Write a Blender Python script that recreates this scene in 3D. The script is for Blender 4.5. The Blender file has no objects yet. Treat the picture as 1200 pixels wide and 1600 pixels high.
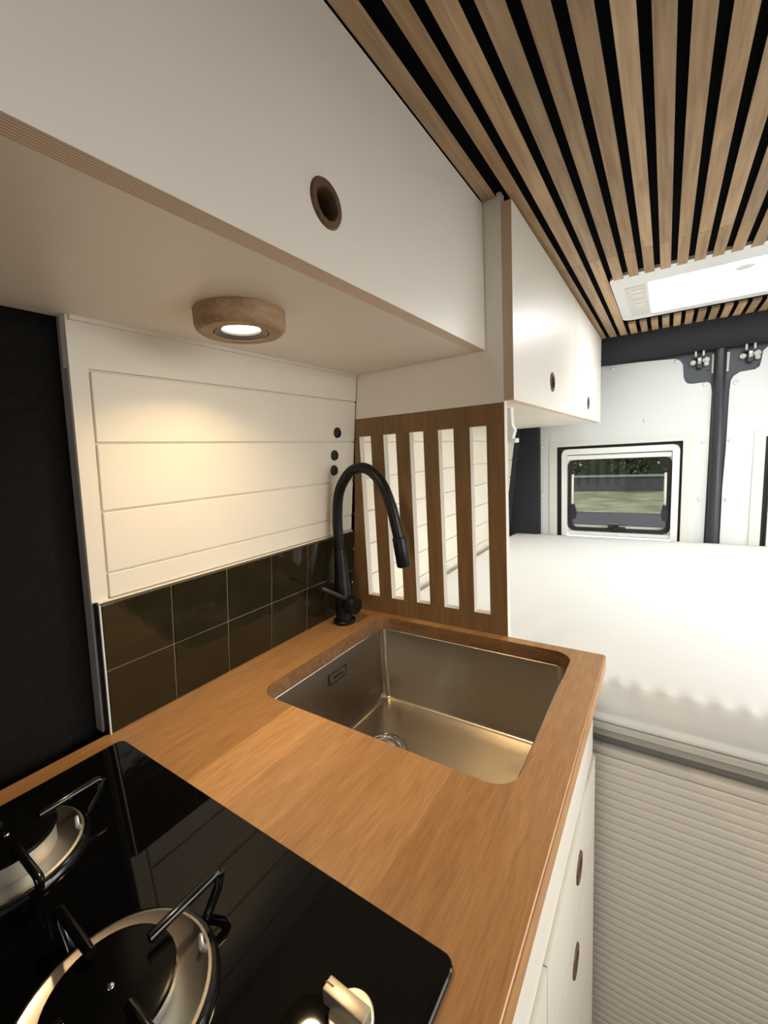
import bpy, bmesh, math, random
from mathutils import Vector, Matrix
random.seed(7)
S = bpy.context.scene
COL = S.collection
PI = math.pi

# ------------------------------------------------------------------ camera
cam_d = bpy.data.cameras.new('camera')
cam = bpy.data.objects.new('camera', cam_d); COL.objects.link(cam)
cam_d.sensor_fit = 'HORIZONTAL'; cam_d.sensor_width = 36.0
cam_d.lens = 659.97 / 1200.0 * 36.0
cam_d.clip_start = 0.01; cam_d.clip_end = 300
RT = Vector((0.83328893, 0.55010212, -0.05492918))
DN = Vector((0.0275427, -0.14054473, -0.98969115))
FW = Vector((-0.5521512, 0.82318579, -0.13226566))
m = Matrix.Identity(4)
for i in range(3):
    m[i][0] = RT[i]; m[i][1] = -DN[i]; m[i][2] = -FW[i]
m.translation = Vector((0.64252, -0.82107, 0.38316))
cam.matrix_world = m
S.camera = cam

# ------------------------------------------------------------------ world and exposure
W = bpy.data.worlds.new('overcast_sky'); S.world = W; W.use_nodes = True
wb = W.node_tree.nodes['Background']
wb.inputs[0].default_value = (1.0, 0.985, 0.95, 1); wb.inputs[1].default_value = 8.8
S.view_settings.view_transform = 'Standard'; S.view_settings.look = 'None'
S.view_settings.exposure = 0.0; S.view_settings.gamma = 1.0
S.view_settings.use_curve_mapping = False
S.cycles.use_denoising = True
S.cycles.max_bounces = 10; S.cycles.diffuse_bounces = 6; S.cycles.glossy_bounces = 5
S.cycles.transparent_max_bounces = 12
S.cycles.sample_clamp_indirect = 6.0

def portal(name, loc, rot, sx, sy):
    l = bpy.data.lights.new(name, 'AREA'); l.shape = 'RECTANGLE'; l.size = sx; l.size_y = sy
    l.cycles.is_portal = True
    o = bpy.data.objects.new(name, l); COL.objects.link(o); o.location = loc; o.rotation_euler = rot
    return o
# daylight enters by the window of the sliding door, the side window over the bed, the rear windows and an unseen windscreen opening added for fill
portal('sliding_door_daylight', (1.80, -0.24, 0.36), (0, PI/2, 0), 0.70, 0.86)
portal('added_windscreen_fill', (0.95, -2.42, 0.31), (PI/2, 0, 0), 0.54, 0.34)
portal('side_window_daylight', (1.80, 0.72, 0.20), (0, PI/2, 0), 0.50, 0.90)

# ------------------------------------------------------------------ materials
MAT = {}
def newmat(name):
    mt = bpy.data.materials.new(name); mt.use_nodes = True
    nt = mt.node_tree; b = nt.nodes['Principled BSDF']
    MAT[name] = mt
    return mt, nt, b
def N(nt, t, **kw):
    n = nt.nodes.new(t)
    for k, v in kw.items(): setattr(n, k, v)
    return n
def plain(name, col, rough=0.5, metal=0.0, spec=0.5, noise=0.0, nscale=40, bump=0.0, bscale=200, coat=0.0):
    mt, nt, b = newmat(name)
    b.inputs['Base Color'].default_value = (*col, 1); b.inputs['Roughness'].default_value = rough
    b.inputs['Metallic'].default_value = metal; b.inputs['Specular IOR Level'].default_value = spec
    b.inputs['Coat Weight'].default_value = coat
    tc = N(nt, 'ShaderNodeTexCoord')
    if noise:
        nz = N(nt, 'ShaderNodeTexNoise'); nz.inputs['Scale'].default_value = nscale; nz.inputs['Detail'].default_value = 4
        nt.links.new(tc.outputs['Object'], nz.inputs['Vector'])
        mx = N(nt, 'ShaderNodeMix', data_type='RGBA')
        mx.inputs['A'].default_value = (*[c*(1-noise) for c in col], 1); mx.inputs['B'].default_value = (*[min(1, c*(1+noise)) for c in col], 1)
        nt.links.new(nz.outputs['Fac'], mx.inputs['Factor']); nt.links.new(mx.outputs['Result'], b.inputs['Base Color'])
    if bump:
        n2 = N(nt, 'ShaderNodeTexNoise'); n2.inputs['Scale'].default_value = bscale; n2.inputs['Detail'].default_value = 3
        nt.links.new(tc.outputs['Object'], n2.inputs['Vector'])
        bp = N(nt, 'ShaderNodeBump'); bp.inputs['Strength'].default_value = bump; bp.inputs['Distance'].default_value = 0.002
        nt.links.new(n2.outputs['Fac'], bp.inputs['Height']); nt.links.new(bp.outputs['Normal'], b.inputs['Normal'])
    return mt
def wood(name, dark, light, axis='y', rough=0.45, fine=160, stretch=22, tint=0.12, bump=0.12, spec=0.4, usecolor=False):
    mt, nt, b = newmat(name)
    tc = N(nt, 'ShaderNodeTexCoord'); oi = N(nt, 'ShaderNodeObjectInfo')
    add = N(nt, 'ShaderNodeVectorMath', operation='ADD')
    sc = N(nt, 'ShaderNodeVectorMath', operation='SCALE'); sc.inputs['Scale'].default_value = 13.7
    comb = N(nt, 'ShaderNodeCombineXYZ')
    for k in range(3): nt.links.new(oi.outputs['Random'], comb.inputs[k])
    nt.links.new(comb.outputs[0], sc.inputs[0])
    nt.links.new(tc.outputs['Object'], add.inputs[0]); nt.links.new(sc.outputs[0], add.inputs[1])
    mp = N(nt, 'ShaderNodeMapping')
    s = [fine, fine, fine]; s['xyz'.index(axis)] = fine / stretch
    mp.inputs['Scale'].default_value = s
    nt.links.new(add.outputs[0], mp.inputs['Vector'])
    n1 = N(nt, 'ShaderNodeTexNoise'); n1.inputs['Scale'].default_value = 1.0; n1.inputs['Detail'].default_value = 5; n1.inputs['Distortion'].default_value = 0.6
    nt.links.new(mp.outputs[0], n1.inputs['Vector'])
    mp2 = N(nt, 'ShaderNodeMapping'); s2 = [fine*0.16]*3; s2['xyz'.index(axis)] = fine*0.16/7
    mp2.inputs['Scale'].default_value = s2; nt.links.new(add.outputs[0], mp2.inputs['Vector'])
    n2 = N(nt, 'ShaderNodeTexNoise'); n2.inputs['Scale'].default_value = 1.0; n2.inputs['Detail'].default_value = 3; n2.inputs['Distortion'].default_value = 1.2
    nt.links.new(mp2.outputs[0], n2.inputs['Vector'])
    ma = N(nt, 'ShaderNodeMath', operation='MULTIPLY_ADD'); ma.inputs[1].default_value = 0.55; 
    nt.links.new(n1.outputs['Fac'], ma.inputs[0])
    mb = N(nt, 'ShaderNodeMath', operation='MULTIPLY'); mb.inputs[1].default_value = 0.45
    nt.links.new(n2.outputs['Fac'], mb.inputs[0]); nt.links.new(mb.outputs[0], ma.inputs[2])
    rp = N(nt, 'ShaderNodeValToRGB'); rp.color_ramp.elements[0].position = 0.33; rp.color_ramp.elements[1].position = 0.67
    rp.color_ramp.elements[0].color = (*dark, 1); rp.color_ramp.elements[1].color = (*light, 1)
    nt.links.new(ma.outputs[0], rp.inputs['Fac'])
    hv = N(nt, 'ShaderNodeHueSaturation')
    mr = N(nt, 'ShaderNodeMapRange'); mr.inputs['To Min'].default_value = 1 - tint; mr.inputs['To Max'].default_value = 1 + tint
    nt.links.new(oi.outputs['Random'], mr.inputs['Value']); nt.links.new(mr.outputs[0], hv.inputs['Value'])
    nt.links.new(rp.outputs['Color'], hv.inputs['Color'])
    src = hv.outputs['Color']
    if usecolor:
        mu = N(nt, 'ShaderNodeMix', data_type='RGBA', blend_type='MULTIPLY'); mu.inputs['Factor'].default_value = 1
        nt.links.new(src, mu.inputs['A']); nt.links.new(oi.outputs['Color'], mu.inputs['B']); src = mu.outputs['Result']
    nt.links.new(src, b.inputs['Base Color'])
    b.inputs['Roughness'].default_value = rough; b.inputs['Specular IOR Level'].default_value = spec
    bp = N(nt, 'ShaderNodeBump'); bp.inputs['Strength'].default_value = bump; bp.inputs['Distance'].default_value = 0.001
    nt.links.new(n1.outputs['Fac'], bp.inputs['Height']); nt.links.new(bp.outputs['Normal'], b.inputs['Normal'])
    return mt
def plymat(name, axis, light=(0.84, 0.69, 0.54), dark=(0.54, 0.40, 0.28), pitch=0.0028):
    """cut edge of a plywood board: thin veneers stacked along one axis"""
    mt, nt, b = newmat(name)
    tc = N(nt, 'ShaderNodeTexCoord'); sp = N(nt, 'ShaderNodeSeparateXYZ'); nt.links.new(tc.outputs['Object'], sp.inputs[0])
    nz = N(nt, 'ShaderNodeTexNoise'); nz.inputs['Scale'].default_value = 9; nt.links.new(tc.outputs['Object'], nz.inputs['Vector'])
    ad = N(nt, 'ShaderNodeMath', operation='MULTIPLY_ADD'); ad.inputs[1].default_value = 0.0012
    nt.links.new(nz.outputs['Fac'], ad.inputs[0]); nt.links.new(sp.outputs['XYZ'.index(axis.upper())], ad.inputs[2])
    mu = N(nt, 'ShaderNodeMath', operation='MULTIPLY'); mu.inputs[1].default_value = 2*PI/pitch; nt.links.new(ad.outputs[0], mu.inputs[0])
    si = N(nt, 'ShaderNodeMath', operation='SINE'); nt.links.new(mu.outputs[0], si.inputs[0])
    mr = N(nt, 'ShaderNodeMapRange'); mr.inputs['From Min'].default_value = -1; nt.links.new(si.outputs[0], mr.inputs['Value'])
    rp = N(nt, 'ShaderNodeValToRGB'); rp.color_ramp.elements[0].position = 0.1; rp.color_ramp.elements[1].position = 0.6
    rp.color_ramp.elements[0].color = (*dark, 1); rp.color_ramp.elements[1].color = (*light, 1)
    nt.links.new(mr.outputs[0], rp.inputs['Fac']); nt.links.new(rp.outputs[0], b.inputs['Base Color'])
    b.inputs['Roughness'].default_value = 0.6
    return mt
def emit(name, col, strength):
    mt, nt, b = newmat(name)
    b.inputs['Base Color'].default_value = (*col, 1)
    b.inputs['Emission Color'].default_value = (*col, 1); b.inputs['Emission Strength'].default_value = strength
    return mt

plain('laminate', (0.85, 0.80, 0.71), 0.38, noise=0.02, nscale=3, bump=0.03, bscale=400)
plain('paint', (0.73, 0.675, 0.565), 0.5, noise=0.03, nscale=14, bump=0.10, bscale=60)
plain('white_plastic', (0.80, 0.80, 0.78), 0.35)
plain('door_white', (0.68, 0.70, 0.68), 0.45, noise=0.015, nscale=6)
plain('cream_edge', (0.66, 0.655, 0.61), 0.55)
plain('felt', (0.009, 0.008, 0.007), 0.95, spec=0.1, noise=0.5, nscale=120, bump=0.5, bscale=500)
plain('felt_grey', (0.036, 0.038, 0.042), 0.95, spec=0.1, noise=0.35, nscale=150, bump=0.5, bscale=500)
plain('felt_backing', (0.004, 0.004, 0.005), 0.98, spec=0.05, noise=0.4, nscale=300)
plain('black_matte', (0.005, 0.005, 0.0055), 0.38, spec=0.3)
plain('black_plastic', (0.012, 0.012, 0.013), 0.35)
plain('black_enamel', (0.004, 0.004, 0.004), 0.14)
plain('cap_enamel', (0.004, 0.004, 0.0035), 0.2, spec=0.08)
plain('black_metal', (0.022, 0.024, 0.028), 0.35, spec=0.5)
plain('plate_grey', (0.055, 0.060, 0.070), 0.45)
plain('rubber', (0.01, 0.01, 0.01), 0.6)
plain('hob_glass', (0.003, 0.003, 0.003), 0.03, spec=0.2)
plain('zinc', (0.50, 0.51, 0.46), 0.5, metal=0.8)
plain('chrome', (0.75, 0.75, 0.75), 0.12, metal=1.0)
plain('knob_metal', (0.80, 0.72, 0.56), 0.42, metal=0.85)
plain('burner_steel', (0.62, 0.56, 0.48), 0.34, metal=1.0, bump=0.05, bscale=90)
plain('mattress_cloth', (0.86, 0.86, 0.83), 0.9, spec=0.15, bump=0.08, bscale=300)
plain('bed_board', (0.62, 0.60, 0.54), 0.5)
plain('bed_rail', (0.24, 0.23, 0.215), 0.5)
plain('underframe', (0.42, 0.40, 0.355), 0.5)
plain('shutter', (0.77, 0.72, 0.64), 0.48, bump=0.05, bscale=400)
plain('floor_vinyl', (0.30, 0.22, 0.14), 0.5, noise=0.2, nscale=8)
plain('grey_lining', (0.30, 0.29, 0.28), 0.9, noise=0.1)
plain('grout', (0.15, 0.115, 0.075), 0.8)
plain('panel_edge', (0.70, 0.64, 0.56), 0.6)
plain('asphalt', (0.038, 0.038, 0.046), 0.85, noise=0.25, nscale=3)
plain('wall_cap', (0.24, 0.25, 0.27), 0.5)
plain('outer_wall', (0.062, 0.062, 0.072), 0.7, noise=0.3, nscale=2)
plain('bark', (0.05, 0.035, 0.022), 0.9, noise=0.3, nscale=20)
plain('leaf_dark', (0.036, 0.050, 0.022), 0.6)
plain('leaf_light', (0.16, 0.20, 0.07), 0.6)
plain('van_body', (0.12, 0.12, 0.125), 0.4)
# brushed stainless steel of the sink
mt, nt, b = newmat('stainless')
b.inputs['Base Color'].default_value = (0.60, 0.555, 0.485, 1); b.inputs['Metallic'].default_value = 1.0
b.inputs['Roughness'].default_value = 0.36
tc = N(nt, 'ShaderNodeTexCoord'); nz = N(nt, 'ShaderNodeTexNoise'); nz.inputs['Scale'].default_value = 700
nt.links.new(tc.outputs['Object'], nz.inputs['Vector'])
mr = N(nt, 'ShaderNodeMapRange'); mr.inputs['To Min'].default_value = 0.24; mr.inputs['To Max'].default_value = 0.34
nt.links.new(nz.outputs['Fac'], mr.inputs['Value']); nt.links.new(mr.outputs[0], b.inputs['Roughness'])
# hand-made glazed tile: glossy, wavy
mt, nt, b = newmat('glazed_tile')
tc = N(nt, 'ShaderNodeTexCoord'); oi = N(nt, 'ShaderNodeObjectInfo')
cb = N(nt, 'ShaderNodeCombineXYZ'); mu = N(nt, 'ShaderNodeMath', operation='MULTIPLY'); mu.inputs[1].default_value = 37.0
nt.links.new(oi.outputs['Random'], mu.inputs[0])
for k in range(3): nt.links.new(mu.outputs[0], cb.inputs[k])
ad = N(nt, 'ShaderNodeVectorMath', operation='ADD'); nt.links.new(tc.outputs['Object'], ad.inputs[0]); nt.links.new(cb.outputs[0], ad.inputs[1])
nz = N(nt, 'ShaderNodeTexNoise'); nz.inputs['Scale'].default_value = 28; nz.inputs['Detail'].default_value = 2
nt.links.new(ad.outputs[0], nz.inputs['Vector'])
rp = N(nt, 'ShaderNodeValToRGB'); rp.color_ramp.elements[0].position = 0.3; rp.color_ramp.elements[1].position = 0.75
rp.color_ramp.elements[0].color = (0.014, 0.0115, 0.005, 1); rp.color_ramp.elements[1].color = (0.020, 0.017, 0.008, 1)
nt.links.new(nz.outputs['Fac'], rp.inputs['Fac']); nt.links.new(rp.outputs[0], b.inputs['Base Color'])
b.inputs['Roughness'].default_value = 0.09
bmp = N(nt, 'ShaderNodeBump'); bmp.inputs['Strength'].default_value = 0.24; bmp.inputs['Distance'].default_value = 0.003
nt.links.new(nz.outputs['Fac'], bmp.inputs['Height']); nt.links.new(bmp.outputs['Normal'], b.inputs['Normal'])
# tinted acrylic window pane: see-through with a faint reflection
mt, nt, b = newmat('acrylic_pane')
tr = N(nt, 'ShaderNodeBsdfTransparent'); tr.inputs[0].default_value = (0.40, 0.41, 0.41, 1)
gl = N(nt, 'ShaderNodeBsdfGlossy'); gl.inputs['Roughness'].default_value = 0.02
fr = N(nt, 'ShaderNodeFresnel'); fr.inputs['IOR'].default_value = 1.45
mx = N(nt, 'ShaderNodeMixShader'); nt.links.new(fr.outputs[0], mx.inputs[0]); nt.links.new(tr.outputs[0], mx.inputs[1]); nt.links.new(gl.outputs[0], mx.inputs[2])
nt.links.new(mx.outputs[0], nt.nodes['Material Output'].inputs['Surface'])
# grass with dry patches
mt, nt, b = newmat('grass_ground')
tc = N(nt, 'ShaderNodeTexCoord'); nz = N(nt, 'ShaderNodeTexNoise'); nz.inputs['Scale'].default_value = 1.1; nz.inputs['Detail'].default_value = 8
nt.links.new(tc.outputs['Object'], nz.inputs['Vector'])
rp = N(nt, 'ShaderNodeValToRGB'); rp.color_ramp.elements[0].position = 0.35; rp.color_ramp.elements[1].position = 0.7
rp.color_ramp.elements[0].color = (0.085, 0.125, 0.055, 1); rp.color_ramp.elements[1].color = (0.36, 0.34, 0.22, 1)
nt.links.new(nz.outputs['Fac'], rp.inputs['Fac']); nt.links.new(rp.outputs[0], b.inputs['Base Color']); b.inputs['Roughness'].default_value = 0.9

wood('slat_wood', (0.29, 0.176, 0.086), (0.54, 0.368, 0.205), 'y', 0.5, fine=150, stretch=26, tint=0.16, usecolor=True)
wood('worktop_wood', (0.42, 0.210, 0.078), (0.60, 0.335, 0.140), 'y', 0.32, fine=420, stretch=14, tint=0.05, bump=0.06, spec=0.5, usecolor=True)
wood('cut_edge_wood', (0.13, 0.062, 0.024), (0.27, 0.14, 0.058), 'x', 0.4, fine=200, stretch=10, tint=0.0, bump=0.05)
wood('partition_wood', (0.165, 0.090, 0.033), (0.255, 0.145, 0.058), 'z', 0.5, fine=120, stretch=20, tint=0.03, bump=0.05)
wood('lamp_wood', (0.26, 0.155, 0.08), (0.46, 0.30, 0.165), 'y', 0.5, fine=200, stretch=10, tint=0.0)
wood('ring_wood', (0.065, 0.034, 0.016), (0.16, 0.09, 0.045), 'z', 0.45, fine=260, stretch=6, tint=0.05)
plymat('ply_x', 'x'); plymat('ply_z', 'z')
plymat('ply_end', 'x', light=(0.60, 0.44, 0.31), dark=(0.50, 0.36, 0.24))
emit('lamp_led', (1.0, 0.80, 0.50), 28.0)
emit('skylight_pane', (0.94, 0.98, 1.0), 11.0)

# ------------------------------------------------------------------ mesh helpers (all take world coordinates)
def mesh_obj(name, bm, mat, parent=None, smooth=False, origin=None):
    """one mesh object; the vertices are world coordinates, the origin defaults to the parent's or the mesh's base"""
    if origin is None:
        if parent is not None: origin = Vector(parent.matrix_world.translation)
        else:
            xs = [v.co for v in bm.verts]
            origin = Vector(((min(c.x for c in xs)+max(c.x for c in xs))/2, (min(c.y for c in xs)+max(c.y for c in xs))/2, min(c.z for c in xs)))
    origin = Vector(origin)
    bmesh.ops.translate(bm, verts=bm.verts, vec=-origin)
    bmesh.ops.recalc_face_normals(bm, faces=bm.faces)
    me = bpy.data.meshes.new(name); bm.to_mesh(me); bm.free()
    mats = mat if isinstance(mat, (list, tuple)) else [mat]
    for k in mats: me.materials.append(MAT[k])
    if smooth:
        for p in me.polygons: p.use_smooth = True
        if smooth is not True: me.set_sharp_from_angle(angle=smooth)
    o = bpy.data.objects.new(name, me); COL.objects.link(o)
    if parent is not None:
        o.parent = parent; o.location = origin - Vector(parent.matrix_world.translation)
        o.matrix_world = Matrix.Translation(origin)
        o.location = origin - Vector(parent.matrix_world.translation)
        o.matrix_parent_inverse = Matrix.Identity(4)
    else:
        o.location = origin
        o.matrix_world = Matrix.Translation(origin)
    return o
def tag(o, label=None, cat=None, group=None, kind=None):
    if label: o['label'] = label
    if cat: o['category'] = cat
    if group: o['group'] = group
    if kind: o['kind'] = kind
    return o
def thing(name, loc, label, cat, group=None, kind=None):
    o = bpy.data.objects.new(name, None); COL.objects.link(o)
    o.empty_display_size = 0.05
    o.location = loc; o.matrix_world = Matrix.Translation(Vector(loc))
    return tag(o, label, cat, group, kind)
def bm_box(x0, x1, y0, y1, z0, z1, bev=0.0, seg=1, bm=None):
    own = bm is None
    if own: bm = bmesh.new()
    r = bmesh.ops.create_cube(bm, size=1.0)
    for v in r['verts']:
        v.co.x = x0 + (v.co.x+0.5)*(x1-x0); v.co.y = y0 + (v.co.y+0.5)*(y1-y0); v.co.z = z0 + (v.co.z+0.5)*(z1-z0)
    if bev > 0:
        es = {e for v in r['verts'] for e in v.link_edges}
        bmesh.ops.bevel(bm, geom=list(es), offset=bev, segments=seg, affect='EDGES', profile=0.5)
    return bm
def box(name, x0, x1, y0, y1, z0, z1, mat, parent=None, bev=0.0, seg=1, origin=None):
    return mesh_obj(name, bm_box(x0, x1, y0, y1, z0, z1, bev, seg), mat, parent, smooth=(math.radians(40) if bev and seg > 1 else False), origin=origin)
def skin_loops(bm, loops, closed=True, cap0=False, cap1=False):
    vs = [[bm.verts.new(p) for p in lp] for lp in loops]
    n = len(loops[0])
    for a, b_ in zip(vs[:-1], vs[1:]):
        for i in range(n if closed else n-1):
            j = (i+1) % n
            bm.faces.new((a[i], a[j], b_[j], b_[i]))
    if cap0: bm.faces.new(vs[0])
    if cap1: bm.faces.new(list(reversed(vs[-1])))
    return bm
def rrect(x0, x1, y0, y1, r, seg=6):
    pts = []
    for cx, cy, a0 in ((x1-r, y1-r, 0), (x0+r, y1-r, PI/2), (x0+r, y0+r, PI), (x1-r, y0+r, 1.5*PI)):
        for k in range(seg+1):
            a = a0 + PI/2*k/seg
            pts.append((cx+r*math.cos(a), cy+r*math.sin(a)))
    return pts
AX = {'z': lambda a, b_, d: (a, b_, d), 'y': lambda a, b_, d: (a, d, b_), 'x': lambda a, b_, d: (d, a, b_)}
def prism(pts, axis, d0, d1, bm=None):
    """polygon of (a, b) pairs extruded along an axis: z -> (x,y), y -> (x,z), x -> (y,z)"""
    bm = bm or bmesh.new()
    f = AX[axis]
    return skin_loops(bm, [[f(a, b_, d0) for a, b_ in pts], [f(a, b_, d1) for a, b_ in pts]], True, True, True)
def frame_prism(outer, inner, axis, d0, d1):
    """ring between two outlines with the same point count"""
    bm = bmesh.new(); f = AX[axis]
    L = [[f(a, b_, d) for a, b_ in pts] for pts, d in ((outer, d0), (outer, d1), (inner, d1), (inner, d0), (outer, d0))]
    vs = [[bm.verts.new(p) for p in lp] for lp in L[:4]]
    n = len(outer)
    for q in range(4):
        a, b_ = vs[q], vs[(q+1) % 4]
        for i in range(n):
            j = (i+1) % n
            bm.faces.new((a[i], a[j], b_[j], b_[i]))
    return bm
def lathe(profile, center, axis='z', seg=32, bm=None):
    """profile of (radius, height) pairs round an axis through center"""
    bm = bm or bmesh.new(); c = Vector(center); loops = []
    for r, h in profile:
        lp = []
        for k in range(seg):
            a = 2*PI*k/seg; u, v = r*math.cos(a), r*math.sin(a)
            lp.append(c + Vector({'z': (u, v, h), 'x': (h, u, v), 'y': (u, h, v)}[axis]))
        loops.append(lp)
    ring_ = profile[0] == profile[-1]
    skin_loops(bm, loops, True, profile[0][0] > 1e-6 and not ring_, profile[-1][0] > 1e-6 and not ring_)
    bmesh.ops.remove_doubles(bm, verts=bm.verts, dist=1e-7)
    return bm
def tube(pts, rad, seg=12, bm=None):
    bm = bm or bmesh.new(); P = [Vector(p) for p in pts]; n = len(P)
    rads = rad if isinstance(rad, (list, tuple)) else [rad]*n
    t0 = (P[1]-P[0]).normalized(); up = Vector((0, 0, 1)) if abs(t0.z) < 0.9 else Vector((0, 1, 0))
    u = t0.cross(up).normalized(); loops = []
    for i in range(n):
        t = (P[min(i+1, n-1)] - P[max(i-1, 0)]).normalized()
        u = (u - t*u.dot(t)).normalized(); v = t.cross(u)
        loops.append([P[i] + rads[i]*(u*math.cos(2*PI*k/seg) + v*math.sin(2*PI*k/seg)) for k in range(seg)])
    return skin_loops(bm, loops, True, True, True)
def spline(pts, n=10):
    """Catmull-Rom through the points"""
    P = [Vector(p) for p in pts]; P = [2*P[0]-P[1]] + P + [2*P[-1]-P[-2]]; out = []
    for i in range(1, len(P)-2):
        for k in range(n):
            t = k/n; a, b_, c, d = P[i-1], P[i], P[i+1], P[i+2]
            out.append(0.5*((2*b_) + (c-a)*t + (2*a-5*b_+4*c-d)*t*t + (3*b_-a-3*c+d)*t**3))
    out.append(P[-2]); return out
def cut(o, bm):
    """subtract a closed shape (world coordinates) from an object"""
    me = bpy.data.meshes.new('cutter'); bmesh.ops.recalc_face_normals(bm, faces=bm.faces); bm.to_mesh(me); bm.free()
    c = bpy.data.objects.new('cutter', me); COL.objects.link(c)
    md = o.modifiers.new('cut', 'BOOLEAN'); md.operation = 'DIFFERENCE'; md.solver = 'EXACT'; md.object = c
    bpy.context.view_layer.update()
    dg = bpy.context.evaluated_depsgraph_get()
    new = bpy.data.meshes.new_from_object(o.evaluated_get(dg))
    old = o.data; o.modifiers.clear(); o.data = new; new.name = old.name
    bpy.data.meshes.remove(old); bpy.data.objects.remove(c); bpy.data.meshes.remove(me)
    return o

# ------------------------------------------------------------------ measures (metres; worktop surface is z = 0, kitchen wall x = 0, partition y = 0)
LEAN = 0.125                       # the van's side wall leans inwards with height
def wx(z, off=0.0): return LEAN*(z-0.2) + off
FLOOR = -0.90
ZC = 0.834                         # underside of the ceiling slats
YR = 1.45                          # inner face of the rear doors
XR = 1.78                          # right side wall
def wall_prism(y0, y1, z0, z1, back, front, bev=0.0):
    """board on the leaning wall; back and front are offsets of its two faces from the wall plane"""
    bm = bm_box(0, 1, y0, y1, z0, z1)
    for v in bm.verts:
        v.co.x = wx(v.co.z, front if v.co.x > 0.5 else back)
    if bev: bmesh.ops.bevel(bm, geom=list(bm.edges), offset=bev, segments=1, affect='EDGES')
    return bm

# ------------------------------------------------------------------ the setting
fl = box('floor', -0.30, XR, -2.4, 1.55, FLOOR-0.04, FLOOR, 'floor_vinyl'); tag(fl, 'dark vinyl van floor', kind='structure')
wl = mesh_obj('wall_left', wall_prism(-2.4, 1.55, FLOOR, 0.95, -0.06, -0.036), 'felt', origin=(0, 0, FLOOR))
tag(wl, 'black felt lined side wall with painted boards and tiles', kind='structure')
# painted boards over the worktop and along the bed
Z = [0.2035, 0.2409, 0.3281, 0.4197, 0.5117, 0.585]
for a, b_ in zip(Z[:-1], Z[1:]):
    mesh_obj('board', wall_prism(-0.5817 if a > 0.5 else -0.5585, 0.0, a+0.0012, b_-0.0012, -0.026, -0.010, 0.0 if a > 0.5 else 0.0012), 'paint', wl)
mesh_obj('stile', wall_prism(-0.5817, -0.5607, 0.2035, 0.5130, -0.016, -0.0100), 'paint', wl)
mesh_obj('stile_backing', wall_prism(-0.5810, -0.5607, 0.0, 0.585, -0.036, -0.0162), 'grey_lining', wl)
mesh_obj('board_backing', wall_prism(-0.5780, 0.0, 0.21, 0.580, -0.036, -0.0145), 'paint', wl)
ZB = [-0.120, -0.030, 0.060, 0.150, 0.2409, 0.3281, 0.4197, 0.5117]
for a, b_ in zip(ZB[:-1], ZB[1:]):
    mesh_obj('board', wall_prism(0.019, 1.30, a+0.0015, b_-0.0015, -0.026, -0.010, 0.0015), 'paint', wl)
mesh_obj('board_backing', wall_prism(0.019, 1.30, -0.12, 0.51, -0.036, -0.016), 'paint', wl)
# tiles: two rows of hand-made glazed squares on grout
mesh_obj('grout_bed', wall_prism(-0.5760, 0.0, 0.0, 0.1995, -0.0140, -0.0016), 'grout', wl)
mesh_obj('tile_backing', wall_prism(-0.5780, 0.0, 0.0, 0.2010, -0.0158, -0.0050), 'rubber', wl)
mesh_obj('tile_edge_trim', wall_prism(-0.5775, -0.5755, 0.0, 0.2005, -0.0025, 0.0008), 'cream_edge', wl)
mesh_obj('tile_top_trim', wall_prism(-0.5755, 0.0, 0.1998, 0.2035, -0.036, -0.0060), 'paint', wl)
TY = [-0.5752, -0.4740, -0.3711, -0.2681, -0.1651, -0.0621, 0.0]
for r, (z0, z1) in enumerate(((0.0005, 0.0985), (0.1000, 0.1990))):
    for a, b_ in zip(TY[:-1], TY[1:]):
        bm = wall_prism(a+0.0007, b_-0.0007, z0, z1, -0.006, 0.0, 0.0012)
        ty, tz = random.uniform(-1, 1)*0.006, random.uniform(-1, 1)*0.006
        yc, zc_ = (a+b_)/2, (z0+z1)/2
        for v in bm.verts:
            if v.co.x > wx(v.co.z, -0.003): v.co.x += ty*(v.co.y-yc) + tz*(v.co.z-zc_)
        mesh_obj('tile', bm, 'glazed_tile', wl, origin=(wx(zc_), yc, zc_))

# right side wall with the window of the sliding door and a side window, front wall, left out of the photo
wr = bpy.data.objects.new('wall_right', None); COL.objects.link(wr); wr.location = (XR, 0, FLOOR); wr.matrix_world = Matrix.Translation((XR, 0, FLOOR))
tag(wr, 'right side wall of the van with two window openings', kind='structure')
for (y0, y1, z0, z1) in ((-2.4, -0.68, FLOOR, 0.95), (-0.68, 0.20, 0.72, 0.95), (-0.68, 0.20, FLOOR, 0.0), (0.20, 0.25, FLOOR, 0.95), (0.25, 1.19, FLOOR, -0.06), (0.25, 1.19, 0.46, 0.95), (1.19, 1.55, FLOOR, 0.95)):
    box('wall_panel', XR, XR+0.04, y0, y1, z0, z1, 'white_plastic', wr)
wf = bpy.data.objects.new('wall_front', None); COL.objects.link(wf); wf.location = (0.8, -2.4, FLOOR); wf.matrix_world = Matrix.Translation((0.8, -2.4, FLOOR))
tag(wf, 'grey lined front bulkhead with an unseen windscreen opening added for frontal fill', kind='structure')
for (x0, x1, z0, z1) in ((-0.30, 0.68, FLOOR, 0.95), (1.22, XR, FLOOR, 0.95), (0.68, 1.22, FLOOR, 0.14), (0.68, 1.22, 0.48, 0.95)):  # unseen opening, added and sized to brighten faces turned to the front
    box('wall_panel', x0, x1, -2.44, -2.4, z0, z1, 'grey_lining', wf)

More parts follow.
